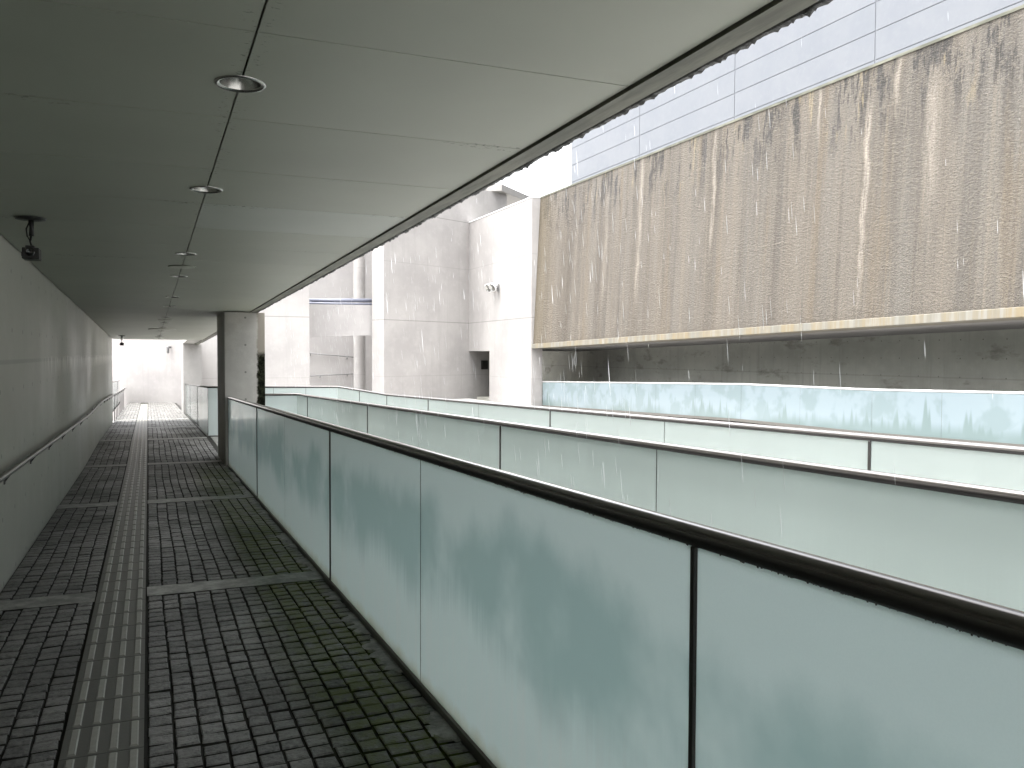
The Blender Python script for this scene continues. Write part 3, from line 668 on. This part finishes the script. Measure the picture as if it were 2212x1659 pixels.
rw = thing('return_wall', 'bright concrete wall with a dark doorway beside the stained wall', 'wall', (13.8, 34, -.6))
m = MB(); m.prism([(13.8, 30.45, -1.9), (13.8, 34.9, -1.9), (13.8, 34.9, 1.65), (13.8, 37.53, 1.65), (13.8, 37.53, 7.62), (13.8, 30.45, 7.62)], (.488, 0, 0)); m.build('wall', M_court, rw, .012)
m = MB(); m.box(13.785, 14.30, 30.44, 37.7, 7.6205, 7.66); m.build('coping', M_white, rw)
tt = Vector((2.36, 1.13, 0)).normalized(); nn = Vector((1.13, -2.36, 0)).normalized(); q = Vector((13.8, 37.52, 0)) + tt * 1.04
m = MB(); a = q + Vector((0, 0, .80)); m.prism([a - tt * .2, a + tt * .2, a + tt * .2 + Vector((0, 0, .42)), a - tt * .2 + Vector((0, 0, .42))], nn * .07); 
for k in range(4): b = a + nn * .0705 - tt * .15 + Vector((0, 0, .05 + .09 * k)); m.prism([b, b + tt * .3, b + tt * .3 + Vector((0, 0, .04)), b + Vector((0, 0, .04))], nn * .012)
tag(m.build('wall_box', M_black, None), 'dark louvred box on the wall just inside the dark doorway', 'wall box')
m = MB(); m.box(14.3, 21, 34.4, 42.5, 2.05, 2.3); m.box(14.3, 18.4, 33.0, 42, -.9, -.5); m.box(18.4, 18.8, 31, 42, -.9, 2.05)
m.build('lobby', M_gal, rw)

fl = thing('floodlight', 'silver twin floodlight fixed on the bright return wall', 'floodlight', (13.8, 34.0, 4.4))
fy, fz = 33.86, 4.36
m = MB(); m.box(13.755, 13.80, fy - .1, fy + .1, fz - .16, fz + .14); m.tube([(13.76, fy, fz), (13.58, fy, fz + .02)], .035, 10); m.tube([(13.6, fy - .3, fz + .04), (13.6, fy + .45, fz + .04)], .025, 8); m.build('bracket', M_greybox, fl, .005)
for dy in (-.12, .36):
    ax = Vector((-.75, -.25, -.5)).normalized(); c = Vector((13.52, fy + dy, fz + .03))
    m = MB(); m.lathe(c, [(.0005, -.2), (.09, -.19), (.14, -.1), (.19, .06), (.20, .10), (.17, .10)], 24, ax=ax); h = m.build('lamp_head', M_silver, fl)
    m = MB(); m.lathe(c, [(.17, .085), (.12, .05), (.0005, .04)], 24, ax=ax); m.build('lens', M_steel, h)

# stained water wall and gallery below
ww = thing('stained_wall', 'tall rough brown wall streaked with black and white water stains', 'wall', (13.9, 18, 1))
zl = lambda y: 2.576 - .0216 * y
ys = frange(-6, 30.43, 3.0)
m = MB(); vs = []
for y in ys: vs += [(13.875, y, zl(y)), (14.16, y, 7.60), (14.6, y, 7.60), (14.6, y, zl(y))]
fs = []
for i in range(len(ys) - 1):
    a, b = 4 * i, 4 * i + 4
    for k in range(4): fs.append([a + k, a + (k + 1) % 4, b + (k + 1) % 4, b + k])
fs += [[0, 1, 2, 3], [4 * len(ys) - 1 - k for k in range(4)]]
m.add(vs, fs); m.build('textured_face', M_wwall, ww)
m = MB(); m.box(14.145, 14.62, -6, 30.43, 7.6005, 7.66); m.build('coping', M_eave, ww)
m = MB(); m.slope(13.795, 14.62, ys, lambda y: zl(y) - .178, lambda y: zl(y) - .001); m.build('ledge', M_ledge, ww, .012)
gb = thing('gallery_building', 'shadowed concrete gallery behind the bluish glass railing, below the stained wall', 'building', (16, 15, 0))
m = MB(); m.slope(17.9, 18.3, frange(-6, 33.5, 3), lambda y: -1.9, lambda y: 2.45); m.build('wall', M_gal, gb)
m = MB(); m.slope(14.0, 17.9, frange(-6, 34.4, 3), lambda y: zl(y) - .172, lambda y: zl(y) - .05); m.build('soffit', M_court, gb)
m = MB(); m.slope(14.22, 17.9, frange(-6, 33.0, 3), lambda y: -1.9, lambda y: (zl(y) - 1.52 - .93)); m.build('floor_slab', M_court, gb)
m = MB(); m.box(14.62, 20.9, -6, 34.3, 2.6, 7.3); m.build('upper_storey', M_roof, gb)

# blue clad building behind
bb = thing('clad_building', 'pale blue-grey panel-clad building rising behind the stained wall', 'building', (21, 20, 0))
m = MB(); m.box(21.03, 40, -6, 41.30, -1.9, 21); m.build('body', M_cladgap, bb)
m = MB(); yv = [41.3 - 6.96 * k for k in range(8)]
for a, b in zip(yv[1:], yv):
    for k in range(-8, 11):
        z = 10.75 + .9 * k; m.box(21.01, 21.029, a + .022, b - .022, z + .015, z + .885)
m.build('cladding', M_clad, bb)

# ================================================================ RAIN
m = MB(); rr = random.Random(21)
def drop(x, y, z, L, r, tx=.02, ty=-.05):
    b = Vector((x, y, z)); t = b + Vector((-.035 * L + tx * L, ty * L, L))
    vs = []
    for p, q in ((b, .15), (b.lerp(t, .25), 1), (b.lerp(t, .7), .8), (t, .1)):
        for j in range(4): vs.append(p + Vector((math.cos(j * math.pi / 2), math.sin(j * math.pi / 2), 0)) * r * q)
    m.add(vs, [[i * 4 + j, i * 4 + (j + 1) % 4, i * 4 + 4 + (j + 1) % 4, i * 4 + 4 + j] for i in range(3) for j in range(4)], 0, True)
clusters = [(rr.uniform(2.0, 9.5), rr.uniform(.02, .2)) for _ in range(22)]
for _ in range(480):
    if rr.random() < .65: c, s_ = rr.choice(clusters); y = rr.gauss(c, s_)
    else: y = rr.uniform(1.6, 12)
    z = rr.uniform(.6, 2.28 - .02 * y); fall = zce(y) - z
    drop(1.71 + rr.gauss(0, .03) + .03 * fall, y, z, .012 + .045 * math.sqrt(max(.02, fall)) * rr.uniform(1., 2.), rr.uniform(.0005, .0011), -.06, 0)
for _ in range(260):
    y = rr.uniform(5, 28); x = rr.uniform(2.6, 12.5); drop(x, y, rr.uniform(.6, 7), rr.uniform(.12, .3), rr.uniform(.0015, .003), -.05, 0)
tag(m.build('rain', M_rain), 'falling rain drops running off the walkway roof edge', 'rain', kind='stuff')
